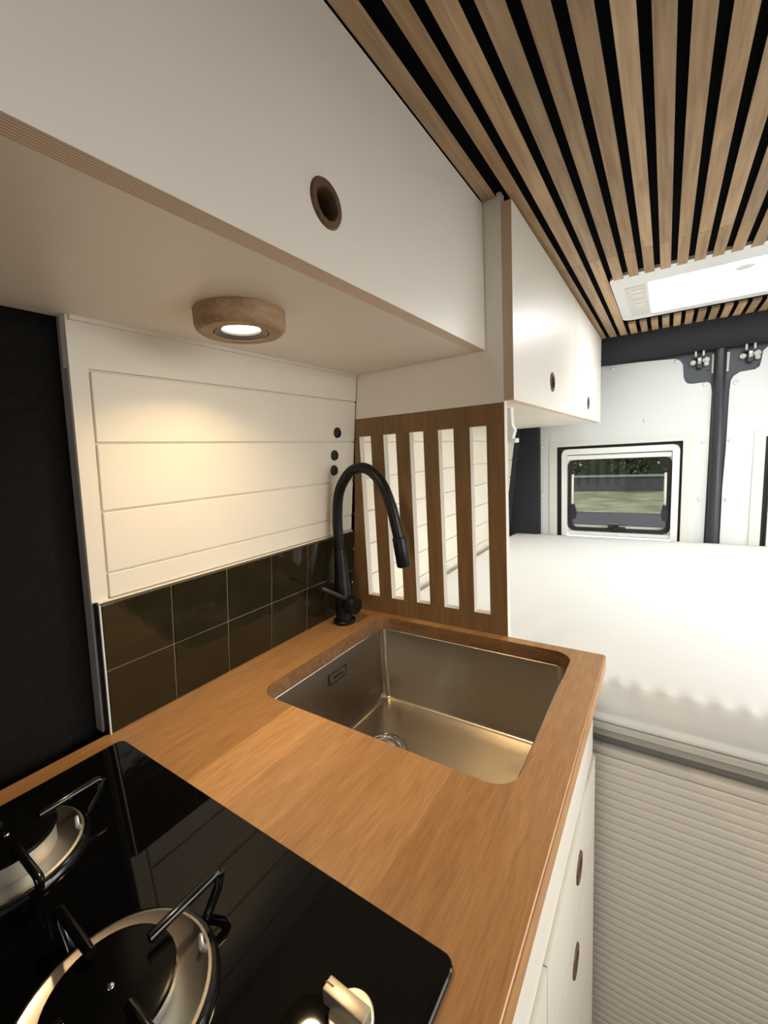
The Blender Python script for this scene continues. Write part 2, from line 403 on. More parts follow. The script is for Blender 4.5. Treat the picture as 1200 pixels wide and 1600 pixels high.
# ceiling: black felt board with wooden slats, a cut-out for the rooflight
HX0, HX1, HY0, HY1 = 0.4955, 1.262, 0.585, 1.095
ce = mesh_obj('ceiling', bm_box(-0.1, XR, -2.4, 1.50, ZC+0.009, ZC+0.03), 'felt_backing', origin=(0.8, 0, ZC+0.009))
cut(ce, bm_box(HX0+0.05, HX1-0.05, HY0+0.06, HY1-0.03, ZC-0.1, ZC+0.1))
tag(ce, 'black felt ceiling board carrying wooden slats', kind='structure')
gap_left = [0.3745, 0.4150, 0.4550, 0.4938, 0.5316, 0.5680, 0.6040, 0.6400, 0.6762]
while gap_left[-1] < 1.72: gap_left.append(gap_left[-1] + 0.0370)
GW = 0.0132
YS = 0.425; YE = 1.335
slat_meshes = {}
def slat(x0, x1, y0, y1, tone):
    key = (round(x1-x0, 4), round(y1-y0, 4))
    cx, cy = (x0+x1)/2, (y0+y1)/2
    if key not in slat_meshes:
        o = mesh_obj('slat', bm_box(x0, x1, y0, y1, ZC, ZC+0.0095), ['slat_wood', 'felt_backing'], ce, origin=(cx, cy, ZC))
        for p in o.data.polygons:
            if abs(p.normal.x) > 0.9: p.material_index = 1      # slat flanks are black board, only the face is veneered
        slat_meshes[key] = o.data
    else:
        o = bpy.data.objects.new('slat', slat_meshes[key]); COL.objects.link(o); o.parent = ce
        o.location = Vector((cx, cy, ZC)) - ce.location
    o.color = (*tone, 1)
    return o
def tone():
    v = random.uniform(0.78, 1.15); w = random.uniform(-0.04, 0.05)
    return (v*(1+w), v, v*(1-w*1.5))
edges = [(0.3495, gap_left[0])] + [(gap_left[i]+GW, gap_left[i+1]) for i in range(len(gap_left)-1)]
for k, (a, b_) in enumerate(edges):
    if a > 1.30: break
    if k == 0:
        slat(a, b_, -1.30, -0.002, tone()); continue
    if k == 1: a = 0.3935
    slat(a, b_, -1.30, YS-0.0006, tone())
    if b_ < HX0 or a > HX1-0.01:
        slat(a, b_, YS+0.0006, YE, tone())
    else:
        slat(a, b_, YS+0.0006, 0.605, tone())
        slat(a, b_, 1.150, YE, tone())

# ------------------------------------------------------------------ rear doors, post and header
hd = mesh_obj('trim_1', prism([(YE-0.005, ZC+0.03), (YE-0.010, 0.828), (YE-0.006, 0.80), (YE+0.02, 0.765), (YE+0.055, 0.742), (YR+0.03, 0.735), (YR+0.03, ZC+0.03)], 'x', -0.1, XR), 'felt_grey', smooth=math.radians(50))
tag(hd, 'dark felt covered header roll above the rear doors', kind='structure')
post = mesh_obj('trim_2', prism(rrect(0.797, 0.838, YR-0.030, YR+0.06, 0.018), 'z', -0.62, 0.745), 'black_metal', smooth=math.radians(50))
tag(post, 'black central door post between the rear doors', kind='structure')
lining = box('wall_rear', -0.2, XR, YR+0.055, YR+0.075, FLOOR, ZC+0.03, 'van_body'); tag(lining, 'dark metal skin of the rear doors', kind='structure')
cut(lining, bm_box(0.2, 0.69, YR-0.1, YR+0.2, -0.12, 0.362)); cut(lining, bm_box(0.98, 1.47, YR-0.1, YR+0.2, -0.12, 0.362))
pil = mesh_obj('trim_3', wall_prism(1.302, YR+0.05, -0.3, 0.80, -0.036, -0.012), 'felt_grey'); tag(pil, 'dark felt strip on the wall beside the rear door', kind='structure')
pil2 = box('trim_4', -0.06, 0.108, 1.40, 1.448, -0.3, 0.80, 'felt_grey'); tag(pil2, 'dark felt covered door pillar left of the rear door', kind='structure')

def door(name, poly, plate, cutx, trimx, screws, label):
    d = mesh_obj(name, prism(plate, 'y', YR+0.004, YR+0.055), 'plate_grey', origin=((trimx[0]+trimx[1])/2, YR, -0.85)); tag(d, label, kind='structure')
    cut(d, bm_box(cutx[0], cutx[1], YR-0.1, YR+0.2, -0.120, 0.376))
    p = mesh_obj('door_panel', prism(poly, 'y', YR-0.006, YR+0.0035), 'door_white', d)
    cut(p, bm_box(cutx[0], cutx[1], YR-0.1, YR+0.2, -0.120, 0.376))
    o = [(trimx[0], -0.15), (trimx[1], -0.15), (trimx[1], 0.405), (trimx[0], 0.405)]
    i = [(cutx[0], -0.12), (cutx[1], -0.12), (cutx[1], 0.376), (cutx[0], 0.376)]
    mesh_obj('window_surround', frame_prism(o, i, 'y', YR-0.0105, YR+0.0), 'cream_edge', d)
    for (sx, sz) in screws:
        mesh_obj('screw', lathe([(0.0, -0.0105), (0.0055, -0.0098), (0.0085, -0.0065)], (sx, YR, sz), 'y', 14), 'white_plastic', d, smooth=True)
    return d
polyL = [(0.095, -0.62), (0.095, 0.735), (0.3823, 0.7370), (0.5355, 0.7321), (0.6649, 0.7243), (0.6809, 0.7164), (0.6927, 0.696), (0.6967, 0.6426), (0.7035, 0.6235), (0.7120, 0.6150), (0.7287, 0.6117), (0.7762, 0.613), (0.7862, 0.608), (0.7915, 0.597), (0.7947, 0.5716), (0.7935, 0.3392), (0.7900, -0.0684), (0.79, -0.62)]
plateL = [(0.095, -0.62), (0.095, 0.742), (0.7997, 0.742), (0.7997, -0.62)]
polyR = [(0.845, -0.62), (0.845, -0.0645), (0.8450, 0.1756), (0.8500, 0.3359), (0.8520, 0.57), (0.8550, 0.6074), (0.8627, 0.6243), (0.8822, 0.6374), (0.9291, 0.6412), (0.942, 0.6515), (0.9464, 0.68), (0.9488, 0.7086), (0.9614, 0.7208), (0.99, 0.729), (1.66, 0.735), (1.66, -0.62)]
plateR = [(0.8355, -0.62), (0.8355, 0.742), (1.66, 0.742), (1.66, -0.62)]
screwsL = [(0.5608, 0.4749), (0.6690, 0.7120), (0.7702, 0.6034), (0.7744, 0.3673), (0.7699, 0.1203), (0.114, 0.3802), (0.1137, 0.1299), (0.4273, 0.7184)]
screwsR = [(0.87, 0.5975), (0.8633, 0.367), (0.861, 0.1186), (1.1, 0.47)]
dL = door('door_1', polyL, plateL, (0.187, 0.7045), (0.1515, 0.7385), screwsL, 'rear left door with white inner panel and window')
dR = door('door_2', polyR, plateR, (0.9735, 1.49), (0.938, 1.526), screwsR, 'rear right door with white inner panel at the frame edge')
def latch(d, x, zt):
    """door latch under the header: two zinc rods, zinc hinge plates and a black catch"""
    y = YR - 0.012
    lt = mesh_obj('latch', bm_box(x-0.010, x+0.012, y-0.012, YR+0.004, zt-0.082, zt-0.062, 0.003), 'black_plastic', d)
    for dx in (-0.013, 0.013):
        mesh_obj('latch_rod', bm_box(x+dx-0.004, x+dx+0.004, y-0.016, y-0.010, zt-0.036, zt+0.002, 0.001), 'zinc', lt)
    mesh_obj('latch_flange', bm_box(x-0.036, x+0.036, y-0.020, y+0.004, zt-0.001, zt+0.004, 0.001), 'zinc', lt)
    mesh_obj('latch_clevis', bm_box(x-0.020, x+0.019, y-0.018, y+0.006, zt-0.042, zt-0.034, 0.002), 'black_plastic', lt)
    mesh_obj('latch_pin', bm_box(x-0.007, x+0.008, y-0.018, YR+0.004, zt-0.064, zt-0.040, 0.002), 'chrome', lt)
    for dx, dz, r in ((-0.021, -0.056, 0.0105), (0.022, -0.050, 0.0125), (0.024, -0.066, 0.009)):
        mesh_obj('latch_plate', lathe([(0, -0.016), (r*0.45, -0.0155), (r*0.5, -0.013), (r*0.95, -0.012), (r, -0.009), (r, 0.012)], (x+dx, YR-0.004, zt+dz), 'y', 18), 'zinc', lt, smooth=math.radians(40))
    mesh_obj('latch_hole', lathe([(0, -0.0005), (0.0058, -0.0005), (0.0058, 0.006)], (x+0.030, YR+0.0035, zt-0.092), 'y', 16), 'black_plastic', lt)
    return lt
latch(dL, 0.748, 0.752); latch(dR, 0.909, 0.752)
for d, x in ((dL, 0.7945), (dR, 0.8425)):
    mesh_obj('seal_strip', prism([(x-0.0035, 0.722), (x+0.0055, 0.722), (x+0.0035, 0.646), (x-0.0035, 0.646)], 'y', YR-0.004, YR+0.006), 'cream_edge', d)

def rear_window(name, x0, x1, label):
    """hinged acrylic window: white frame with blind cassette, black gasket, pane, two stays, catch"""
    w = bpy.data.objects.new(name, None); COL.objects.link(w); w.location = ((x0+x1)/2, YR+0.02, -0.11); w.matrix_world = Matrix.Translation(w.location)
    tag(w, label, kind='structure')
    zt, zb = 0.3625, -0.105
    y0, y1 = YR+0.002, YR+0.040
    mesh_obj('window_reveal', frame_prism([(x0-0.022, zb-0.014), (x1+0.016, zb-0.014), (x1+0.016, zt+0.013), (x0-0.022, zt+0.013)], [(x0-0.002, zb), (x1+0.002, zb), (x1+0.002, zt+0.002), (x0-0.002, zt+0.002)], 'y', YR+0.012, YR+0.055), 'rubber', w)
    fr = mesh_obj('window_frame', frame_prism(rrect(x0, x1, zb, zt, 0.028), rrect(x0+0.024, x1-0.026, zb+0.03, zt-0.027, 0.004), 'y', y0-0.006, y1), 'white_plastic', w, smooth=math.radians(30))
    mesh_obj('blind_cassette', bm_box(x0+0.024, x1-0.026, y0+0.004, y1, zt-0.053, zt-0.0305, 0.003), 'white_plastic', fr)
    mesh_obj('frame_joint', bm_box(x0+0.024, x1-0.026, y0+0.010, y1, zt-0.0305, zt-0.027), 'rubber', fr)
    mesh_obj('fly_screen_bar', bm_box(x0+0.022, x1-0.024, y0+0.002, y1, -0.062, -0.048, 0.003), 'white_plastic', fr)
    gx0, gx1, gz0, gz1 = x0+0.024, x1-0.026, -0.046, zt-0.0535
    mesh_obj('gasket', frame_prism(rrect(gx0, gx1, gz0, gz1, 0.030), rrect(gx0+0.020, gx1-0.018, gz0+0.016, gz1-0.004, 0.026), 'y', y0+0.018, y1+0.002), 'rubber', w, smooth=math.radians(30))
    mesh_obj('frame_corner_fill', frame_prism([(gx0, gz0), (gx1, gz0), (gx1, gz1), (gx0, gz1)], [(gx0+0.006, gz0+0.006), (gx1-0.006, gz0+0.006), (gx1-0.006, gz1-0.003), (gx0+0.006, gz1-0.003)], 'y', y0+0.020, y1+0.002), 'white_plastic', fr)
    mesh_obj('pane', prism(rrect(gx0+0.010, gx1-0.010, gz0+0.010, gz1-0.004, 0.026), 'y', y1+0.004, y1+0.007), 'acrylic_pane', w)
    for sx, s in ((gx0+0.024, 1), (gx1-0.024, -1)):
        st = mesh_obj('stay', tube([(sx, y0+0.016, 0.245), (sx-0.001*s, y0+0.016, 0.055)], 0.0058, 10), 'shutter', w, smooth=True)
        mesh_obj('stay_mount', bm_box(sx-0.012, sx+0.008, y0+0.008, y1, 0.238, 0.254, 0.003), 'black_plastic', st)
        br = mesh_obj('stay_bracket', prism([(sx-0.008, 0.018), (sx+0.012, 0.012), (sx+0.017, 0.045), (sx+0.007, 0.088), (sx-0.007, 0.090), (sx-0.014, 0.05)], 'y', y0+0.006, y1-0.006), 'black_plastic', st)
    mesh_obj('pane_sill', bm_box(gx0+0.020, gx1-0.018, y1-0.002, y1+0.003, gz0+0.014, gz0+0.026, 0.001), 'bed_board', w)
    ct = mesh_obj('catch', prism(rrect(0.5*(x0+x1)-0.035, 0.5*(x0+x1)+0.012, -0.026, -0.006, 0.006), 'y', y0+0.006, y1), 'black_plastic', w)
    mesh_obj('catch_lever', bm_box(0.5*(x0+x1)-0.010, 0.5*(x0+x1)+0.042, y0-0.002, y0+0.008, -0.027, -0.017, 0.003), 'black_plastic', ct)
    for kx in (gx0+0.055, gx1-0.052):
        mesh_obj('pane_stud', lathe([(0, -0.004), (0.004, -0.003), (0.0055, 0.0)], (kx, y1+0.004, 0.282), 'y', 12), 'chrome', w, smooth=True)
    return w
rear_window('window_1', 0.2085, 0.6945, 'rear left window looking out on grass and trees')
rear_window('window_2', 0.994, 1.480, 'rear right window at the edge of the photo')

# ------------------------------------------------------------------ rooflight
rl = thing('rooflight', ((HX0+HX1)/2, (HY0+HY1)/2, ZC-0.004), 'bright white rooflight with switch panel set into the slatted ceiling', 'rooflight')
zf = ZC+0.0005
fo = rrect(HX0, HX1, HY0, HY1, 0.035); fi = rrect(0.586, HX1-0.09, 0.690, 1.043, 0.006)
mesh_obj('rooflight_frame', frame_prism(fo, fi, 'z', zf, zf+0.05), 'white_plastic', rl, smooth=math.radians(40))
mesh_obj('light_pane', bm_box(0.580, HX1-0.084, 0.684, 1.049, zf+0.006, zf+0.012), 'skylight_pane', rl)
mesh_obj('pane_rail', bm_box(0.590, HX1-0.09, 1.026, 1.030, zf-0.001, zf+0.006, 0.0008), 'cream_edge', rl)
mesh_obj('rail_lip', bm_box(0.590, HX1-0.09, 1.046, 1.0485, zf-0.002, zf+0.004, 0.0008), 'shutter', rl)
mesh_obj('blind_knob', lathe([(0.0, -0.006), (0.022, -0.005), (0.026, 0.0), (0.026, 0.006)], (0.806, 0.742, zf+0.002), 'z', 24), 'white_plastic', rl, smooth=math.radians(40))
sp_ = mesh_obj('switch_panel', prism(rrect(0.526, 0.580, 0.700, 1.040, 0.006), 'z', zf-0.0012, zf+0.002), 'cream_edge', rl)
for yb in (0.745, 0.785, 0.850, 0.895):
    mesh_obj('push_button', prism(rrect(0.543, 0.572, yb-0.014, yb+0.014, 0.005), 'z', zf-0.0022, zf), 'shutter', sp_)

# ------------------------------------------------------------------ upper kitchen cabinet
XL, ZU = 0.348, 0.572
def pull_ring(parent, x, y, z, r_out=0.0238, r_in=0.0150, depth=0.022, name='pull_ring'):
    """wooden ring let into a finger hole, axis along x, rim proud of the face at x"""
    return mesh_obj(name, lathe([(r_in, -depth), (r_in, 0.0000), (r_in+0.0012, 0.0022), (r_out-0.0015, 0.0022), (r_out, 0.0), (r_out-0.001, -0.002), (r_out-0.003, -depth), (r_in, -depth)], (x, y, z), 'x', 36), 'ring_wood', parent, smooth=math.radians(40))
def hole(x0, x1, y, z, r): return lathe([(r, x0), (r, x1)], (0, y, z), 'x', 36)
uc = thing('wall_cabinet', (0.19, -0.65, ZU), 'white overhead cabinet above the worktop with round finger hole', 'cabinet')
YF = -1.35
fp = mesh_obj('cabinet_door', bm_box(XL-0.021, XL, YF, -0.0015, ZU+0.0005, ZC-0.002), ['laminate', 'ply_x'], uc, origin=(XL-0.018, -0.65, ZU))
for p in fp.data.polygons:
    if abs(p.normal.z) > 0.9: p.material_index = 1
cut(fp, hole(XL-0.06, XL+0.05, -0.456, 0.6395, 0.0205))
pull_ring(fp, XL, -0.456, 0.6395)
box('cabinet_bottom', 0.02, XL-0.0212, YF, -0.0015, ZU+0.0005, ZU+0.016, 'laminate', uc)
box('cabinet_top', 0.05, XL-0.0185, YF, -0.0015, ZC-0.025, ZC-0.008, 'laminate', uc)
box('side_panel', 0.05, XL-0.0185, YF, YF+0.016, ZU+0.018, ZC-0.026, 'laminate', uc)
mesh_obj('scribe_strip', wall_prism(-0.578, -0.0015, ZU-0.005, ZU+0.0004, -0.012, -0.006), 'paint', uc)

# under-cabinet lamp: a wooden puck with an LED
LX, LY = 0.186, -0.444
lp = thing('puck_lamp', (LX, LY, ZU-0.026), 'round wooden puck lamp glowing under the overhead cabinet', 'lamp')
mesh_obj('lamp_body', lathe([(0.0335, -0.0170), (0.0345, -0.0245), (0.050, -0.0245), (0.0545, -0.0205), (0.0560, -0.015), (0.0560, 0.0), (0.0335, 0.0), (0.0335, -0.0170)], (LX, LY, ZU), 'z', 48), 'lamp_wood', lp, smooth=math.radians(35))
mesh_obj('lamp_bezel', lathe([(0.0225, -0.0165), (0.0245, -0.0205), (0.0328, -0.0238), (0.0333, -0.012), (0.0225, -0.012), (0.0225, -0.0165)], (LX, LY, ZU), 'z', 40), 'plate_grey', lp, smooth=math.radians(35))
mesh_obj('led_diffuser', lathe([(0.0, -0.0185), (0.0224, -0.0180), (0.0224, -0.014), (0.0, -0.014)], (LX, LY, ZU), 'z', 40), 'lamp_led', lp, smooth=math.radians(35))
ll = bpy.data.lights.new('led_light', 'AREA'); ll.shape = 'DISK'; ll.size = 0.042; ll.energy = 1.0; ll.color = (1.0, 0.71, 0.39); ll.spread = math.radians(135)
lo = bpy.data.objects.new('led_light', ll); COL.objects.link(lo); lo.parent = lp; lo.location = (0, 0, 0.0062)

# ------------------------------------------------------------------ partition between kitchen and bed
pt = thing('slatted_partition', (0.19, 0.009, 0.0), 'brown wooden partition with five upright slots behind the sink', 'partition')
def face_mats(o):
    for p in o.data.polygons: p.material_index = 0 if p.normal.y < -0.9 else 1
ZP0, ZP1 = 0.041, 0.4305
def part_piece(name, pts):
    o = mesh_obj(name, prism(pts, 'y', 0.0005, 0.0185), ['partition_wood', 'panel_edge'], pt); face_mats(o); return o
XP = 0.3819
def xw(z): return wx(z, -0.009 if z > 0.2 else 0.0)
part_piece('rail', [(xw(-0.2), -0.20), (XP, -0.20), (XP, ZP0), (xw(ZP0), ZP0)])
part_piece('rail', [(xw(ZP1), ZP1), (XP, ZP1), (XP, 0.4715), (xw(0.4715), 0.4715)])
SL = [(0.0325, 0.0655), (0.101, 0.1345), (0.170, 0.2045), (0.2400, 0.2750), (0.3105, 0.3455)]
part_piece('slat', [(xw(ZP0), ZP0), (SL[0][0], ZP0), (SL[0][0], ZP1), (xw(ZP1), ZP1), (xw(0.2), 0.2)])
for (a, b_) in [(SL[i][1], SL[i+1][0]) for i in range(4)] + [(SL[4][1], XP)]:
    part_piece('slat', [(a, ZP0), (b_, ZP0), (b_, ZP1), (a, ZP1)])
pw = mesh_obj('partition_panel', prism([(xw(0.472), 0.472), (XP, 0.472), (XP, 0.842), (xw(0.842), 0.842)], 'y', 0.0005, 0.0185), 'laminate')
tag(pw, 'plain white panel above the slotted partition beside the overhead cabinet', 'panel')
bk = thing('curtain_bracket', (0.352, 0.09, 0.395), 'small white plastic bracket beneath the bed cabinet behind the partition edge', 'bracket')
mesh_obj('bracket_stem', prism([(0.330, 0.468), (0.370, 0.468), (0.3715, 0.432), (0.377, 0.422), (0.372, 0.404), (0.330, 0.404)], 'y', 0.08, 0.10), 'white_plastic', bk)
mesh_obj('bracket_foot', bm_box(0.330, 0.3805, 0.078, 0.102, 0.395, 0.404, 0.001), 'white_plastic', bk)

# ------------------------------------------------------------------ overhead cabinets along the bed
XD, ZR, ZRT = 0.4006, 0.4743, 0.8235
YD1, YD2 = 0.6598, 1.2706
def bed_cabinet(y0, y1, hy, hz, label):
    c = thing('bed_cabinet', (0.21, (y0+y1)/2, ZR), label, 'cabinet', 'overhead cabinets along the bed')
    d = mesh_obj('cabinet_door', bm_box(XD-0.018, XD, y0, y1, ZR, ZRT), ['laminate', 'ply_x', 'ply_end'], c, origin=(XD-0.018, (y0+y1)/2, ZR))
    for p in d.data.polygons:
        if abs(p.normal.z) > 0.9: p.material_index = 1
        if p.normal.y < -0.9: p.material_index = 2
    cut(d, hole(XD-0.05, XD+0.05, hy, hz, 0.0205))
    pull_ring(d, XD, hy, hz)
    box('cabinet_bottom', 0.05, XD-0.0185, max(y0, 0.019), y1, ZR+0.001, ZR+0.016, 'laminate', c)
    box('cabinet_top', 0.07, XD-0.0185, max(y0, 0.019), y1, ZRT-0.016, ZRT, 'laminate', c)
    box('side_panel', 0.06, XD-0.0185, y1-0.016, y1, ZR+0.0165, ZRT-0.0165, 'laminate', c)
    return c
bed_cabinet(0.0005, YD1-0.0012, 0.328, 0.542, 'white overhead bed cabinet next to the slotted partition')
bed_cabinet(YD1+0.0012, YD2, 0.917, 0.532, 'farther white overhead bed cabinet next to the rear doors')

# ------------------------------------------------------------------ worktop
wt = thing('worktop', (0.27, -0.7, -0.027), 'oiled wooden worktop with a sink cut-out', 'worktop')
SX0, SX1, SY0, SY1 = 0.0798, 0.510, -0.3941, -0.0216
TH = -0.027
XB = [-0.030, 0.085, 0.1622, 0.235, 0.3075, 0.375, 0.438, 0.508, 0.5616]
TN = [(0.92, 0.90, 0.86), (0.88, 0.86, 0.82), (1.12, 1.13, 1.14), (1.02, 1.02, 1.02), (0.88, 0.85, 0.80), (0.98, 0.97, 0.95), (0.84, 0.80, 0.76), (0.92, 0.89, 0.85)]
for i, (a, b_) in enumerate(zip(XB[:-1], XB[1:])):
    bm = bm_box(a, b_, -1.40, 0.0, TH, 0.0)
    last = b_ > 0.56
    es = [e for e in bm.edges if all(v.co.z > -0.001 for v in e.verts) and abs(e.verts[0].co.x-e.verts[1].co.x) < 1e-6 and abs(e.verts[0].co.x-b_) < 1e-6]
    bmesh.ops.bevel(bm, geom=es, offset=0.0022 if last else 0.0004, segments=3 if last else 1, affect='EDGES')
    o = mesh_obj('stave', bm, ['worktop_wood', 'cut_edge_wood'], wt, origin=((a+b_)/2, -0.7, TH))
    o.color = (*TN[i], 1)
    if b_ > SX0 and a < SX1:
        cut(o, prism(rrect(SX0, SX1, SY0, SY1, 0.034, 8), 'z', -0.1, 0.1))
        for p in o.data.polygons:          # the routed edge of the opening gets a darker wood
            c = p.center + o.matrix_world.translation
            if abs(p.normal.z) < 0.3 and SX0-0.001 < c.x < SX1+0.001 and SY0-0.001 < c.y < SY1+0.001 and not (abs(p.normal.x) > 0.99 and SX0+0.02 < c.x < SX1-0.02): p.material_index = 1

# ------------------------------------------------------------------ sink
sk = thing('sink', (0.295, -0.208, -0.205), 'square brushed steel sink bowl set under the worktop', 'sink')
def ring(ins, z, r, seg=8): return [(x, y, z) for x, y in rrect(SX0+ins, SX1-ins-(0.009 if ins > 0 else 0), SY0+ins, SY1-ins, r, seg)]
bm = bmesh.new()
zf_ = -0.2005
loops = [ring(-0.014, TH-0.0040, 0.04), ring(-0.014, TH-0.0004, 0.04), ring(0.0012, TH-0.0004, 0.024), ring(0.0028, TH-0.0012, 0.022), ring(0.0034, TH-0.003, 0.0170)]
loops += [ring(0.0036+0.004*t, TH-0.003+(zf_+0.010-(TH-0.003))*t, 0.0170) for t in (0.25, 0.5, 0.75, 1.0)]
for k in range(1, 6):
    a = PI/2*k/5
    loops.append(ring(0.0076+0.010*(1-math.cos(a)), zf_+0.010-0.010*math.sin(a), 0.0170-0.004*k/5))
loops.append(ring(0.05, zf_-0.0012, 0.010)); loops.append(ring(0.12, zf_-0.002, 0.006))
skin_loops(bm, loops, True, False, True)
bw = mesh_obj('bowl', bm, 'stainless', sk, smooth=math.radians(60))
DX, DY = 0.186, -0.191
dr = mesh_obj('drain_ring', lathe([(0.034, 0.0015), (0.036, 0.0035), (0.047, 0.0035), (0.050, 0.0010), (0.050, -0.0008), (0.034, -0.0008), (0.034, 0.0015)], (DX, DY, zf_), 'z', 40), 'chrome', sk, smooth=math.radians(50))
mesh_obj('strainer', lathe([(0.0, 0.0060), (0.010, 0.0055), (0.012, 0.002), (0.030, 0.0008), (0.0335, 0.0020), (0.0335, -0.0008), (0.0, -0.0008)], (DX, DY, zf_), 'z', 40), 'chrome', dr, smooth=math.radians(50))
xo = SX0 + 0.0047
ov = mesh_obj('overflow', frame_prism(rrect(-0.226, -0.166, -0.076, -0.052, 0.004), rrect(-0.2235, -0.1685, -0.0735, -0.0545, 0.003), 'x', xo-0.004, xo+0.0012), 'black_metal', sk)
mesh_obj('overflow_grille', prism(rrect(-0.2225, -0.1695, -0.0725, -0.0555, 0.003), 'x', xo-0.003, xo+0.0016), 'stainless', ov)
mesh_obj('overflow_slot', prism(rrect(-0.212, -0.180, -0.067, -0.061, 0.002), 'x', xo, xo+0.0020), 'black_metal', ov)

# ------------------------------------------------------------------ faucet
FX, FY = 0.022, -0.088
fc = thing('faucet', (FX, FY, 0.0), 'matte black kitchen faucet with high curved hose spout', 'faucet')
mesh_obj('base_flange', lathe([(0.0, 0.0), (0.0255, 0.0), (0.0262, 0.002), (0.0262, 0.0065), (0.0245, 0.0085), (0.0, 0.0085)], (FX, FY, 0), 'z', 36), 'black_matte', fc, smooth=math.radians(40))
mesh_obj('body', lathe([(0.0, 0.008), (0.0190, 0.008), (0.0190, 0.086), (0.0178, 0.094), (0.0150, 0.140), (0.0128, 0.172), (0.0118, 0.176), (0.0, 0.177)], (FX, FY, 0), 'z', 36), 'black_matte', fc, smooth=math.radians(40))
hose = spline([(FX, FY, 0.130), (FX-0.001, FY, 0.19), (FX, FY, 0.250), (FX+0.012, FY, 0.310), (FX+0.047, FY, 0.352), (FX+0.088, FY, 0.358), (FX+0.124, FY, 0.330), (FX+0.146, FY, 0.282), (FX+0.158, FY, 0.232), (FX+0.163, FY, 0.208)], 12)
mesh_obj('spout_hose', tube(hose, 0.0116, 18), 'black_matte', fc, smooth=True)
hd_ = Vector((0.0075, 0, -0.055)).normalized(); p0 = Vector((FX+0.1625, FY, 0.214))
sh = mesh_obj('spray_head', tube([p0, p0+hd_*0.001, p0+hd_*0.003, p0+hd_*0.061, p0+hd_*0.063], [0.0110, 0.0138, 0.0144, 0.0144, 0.0132], 24), 'black_matte', fc, smooth=math.radians(40))
mesh_obj('spray_nozzle', tube([p0+hd_*0.062, p0+hd_*0.0645], 0.0100, 20), 'black_plastic', sh, smooth=math.radians(40))
hn = mesh_obj('handle', lathe([(0.0, 0.008), (0.0195, 0.008), (0.0205, 0.016), (0.0205, 0.038), (0.0195, 0.0395), (0.0, 0.0395)], (FX, FY, 0.046), 'x', 32), 'black_matte', fc, smooth=math.radians(40))
mesh_obj('lever', tube([(FX+0.016, FY-0.006, 0.060), (FX+0.016, FY-0.084, 0.1085), (FX+0.016, FY-0.086, 0.1098)], [0.0050, 0.0042, 0.0025], 12), 'black_metal', hn, smooth=math.radians(50))

# ------------------------------------------------------------------ black round sockets on the wall
for (yy, zz, lab) in ((-0.0655, 0.4405, 'round black wall socket, topmost of three above the faucet'), (-0.0735, 0.3900, 'round black wall socket, middle one of three above the faucet'), (-0.0735, 0.3560, 'round black wall socket, lowest of three, just behind the faucet arch')):
    xx = wx(zz, -0.010)
    s_ = thing('wall_socket', (xx, yy, zz), lab, 'socket', 'round black sockets beside the partition')
    mesh_obj('socket_ring', lathe([(0.0075, 0.0012), (0.0085, 0.0030), (0.0110, 0.0030), (0.0122, 0.0010), (0.0122, -0.0010), (0.0075, -0.0010), (0.0075, 0.0012)], (xx, yy, zz), 'x', 28), 'black_plastic', s_, smooth=math.radians(50))
    mesh_obj('socket_cap', lathe([(0.0, 0.0022), (0.0060, 0.0020), (0.0074, 0.0008), (0.0074, -0.0010), (0.0, -0.0010)], (xx, yy, zz), 'x', 24), 'rubber', s_, smooth=math.radians(50))

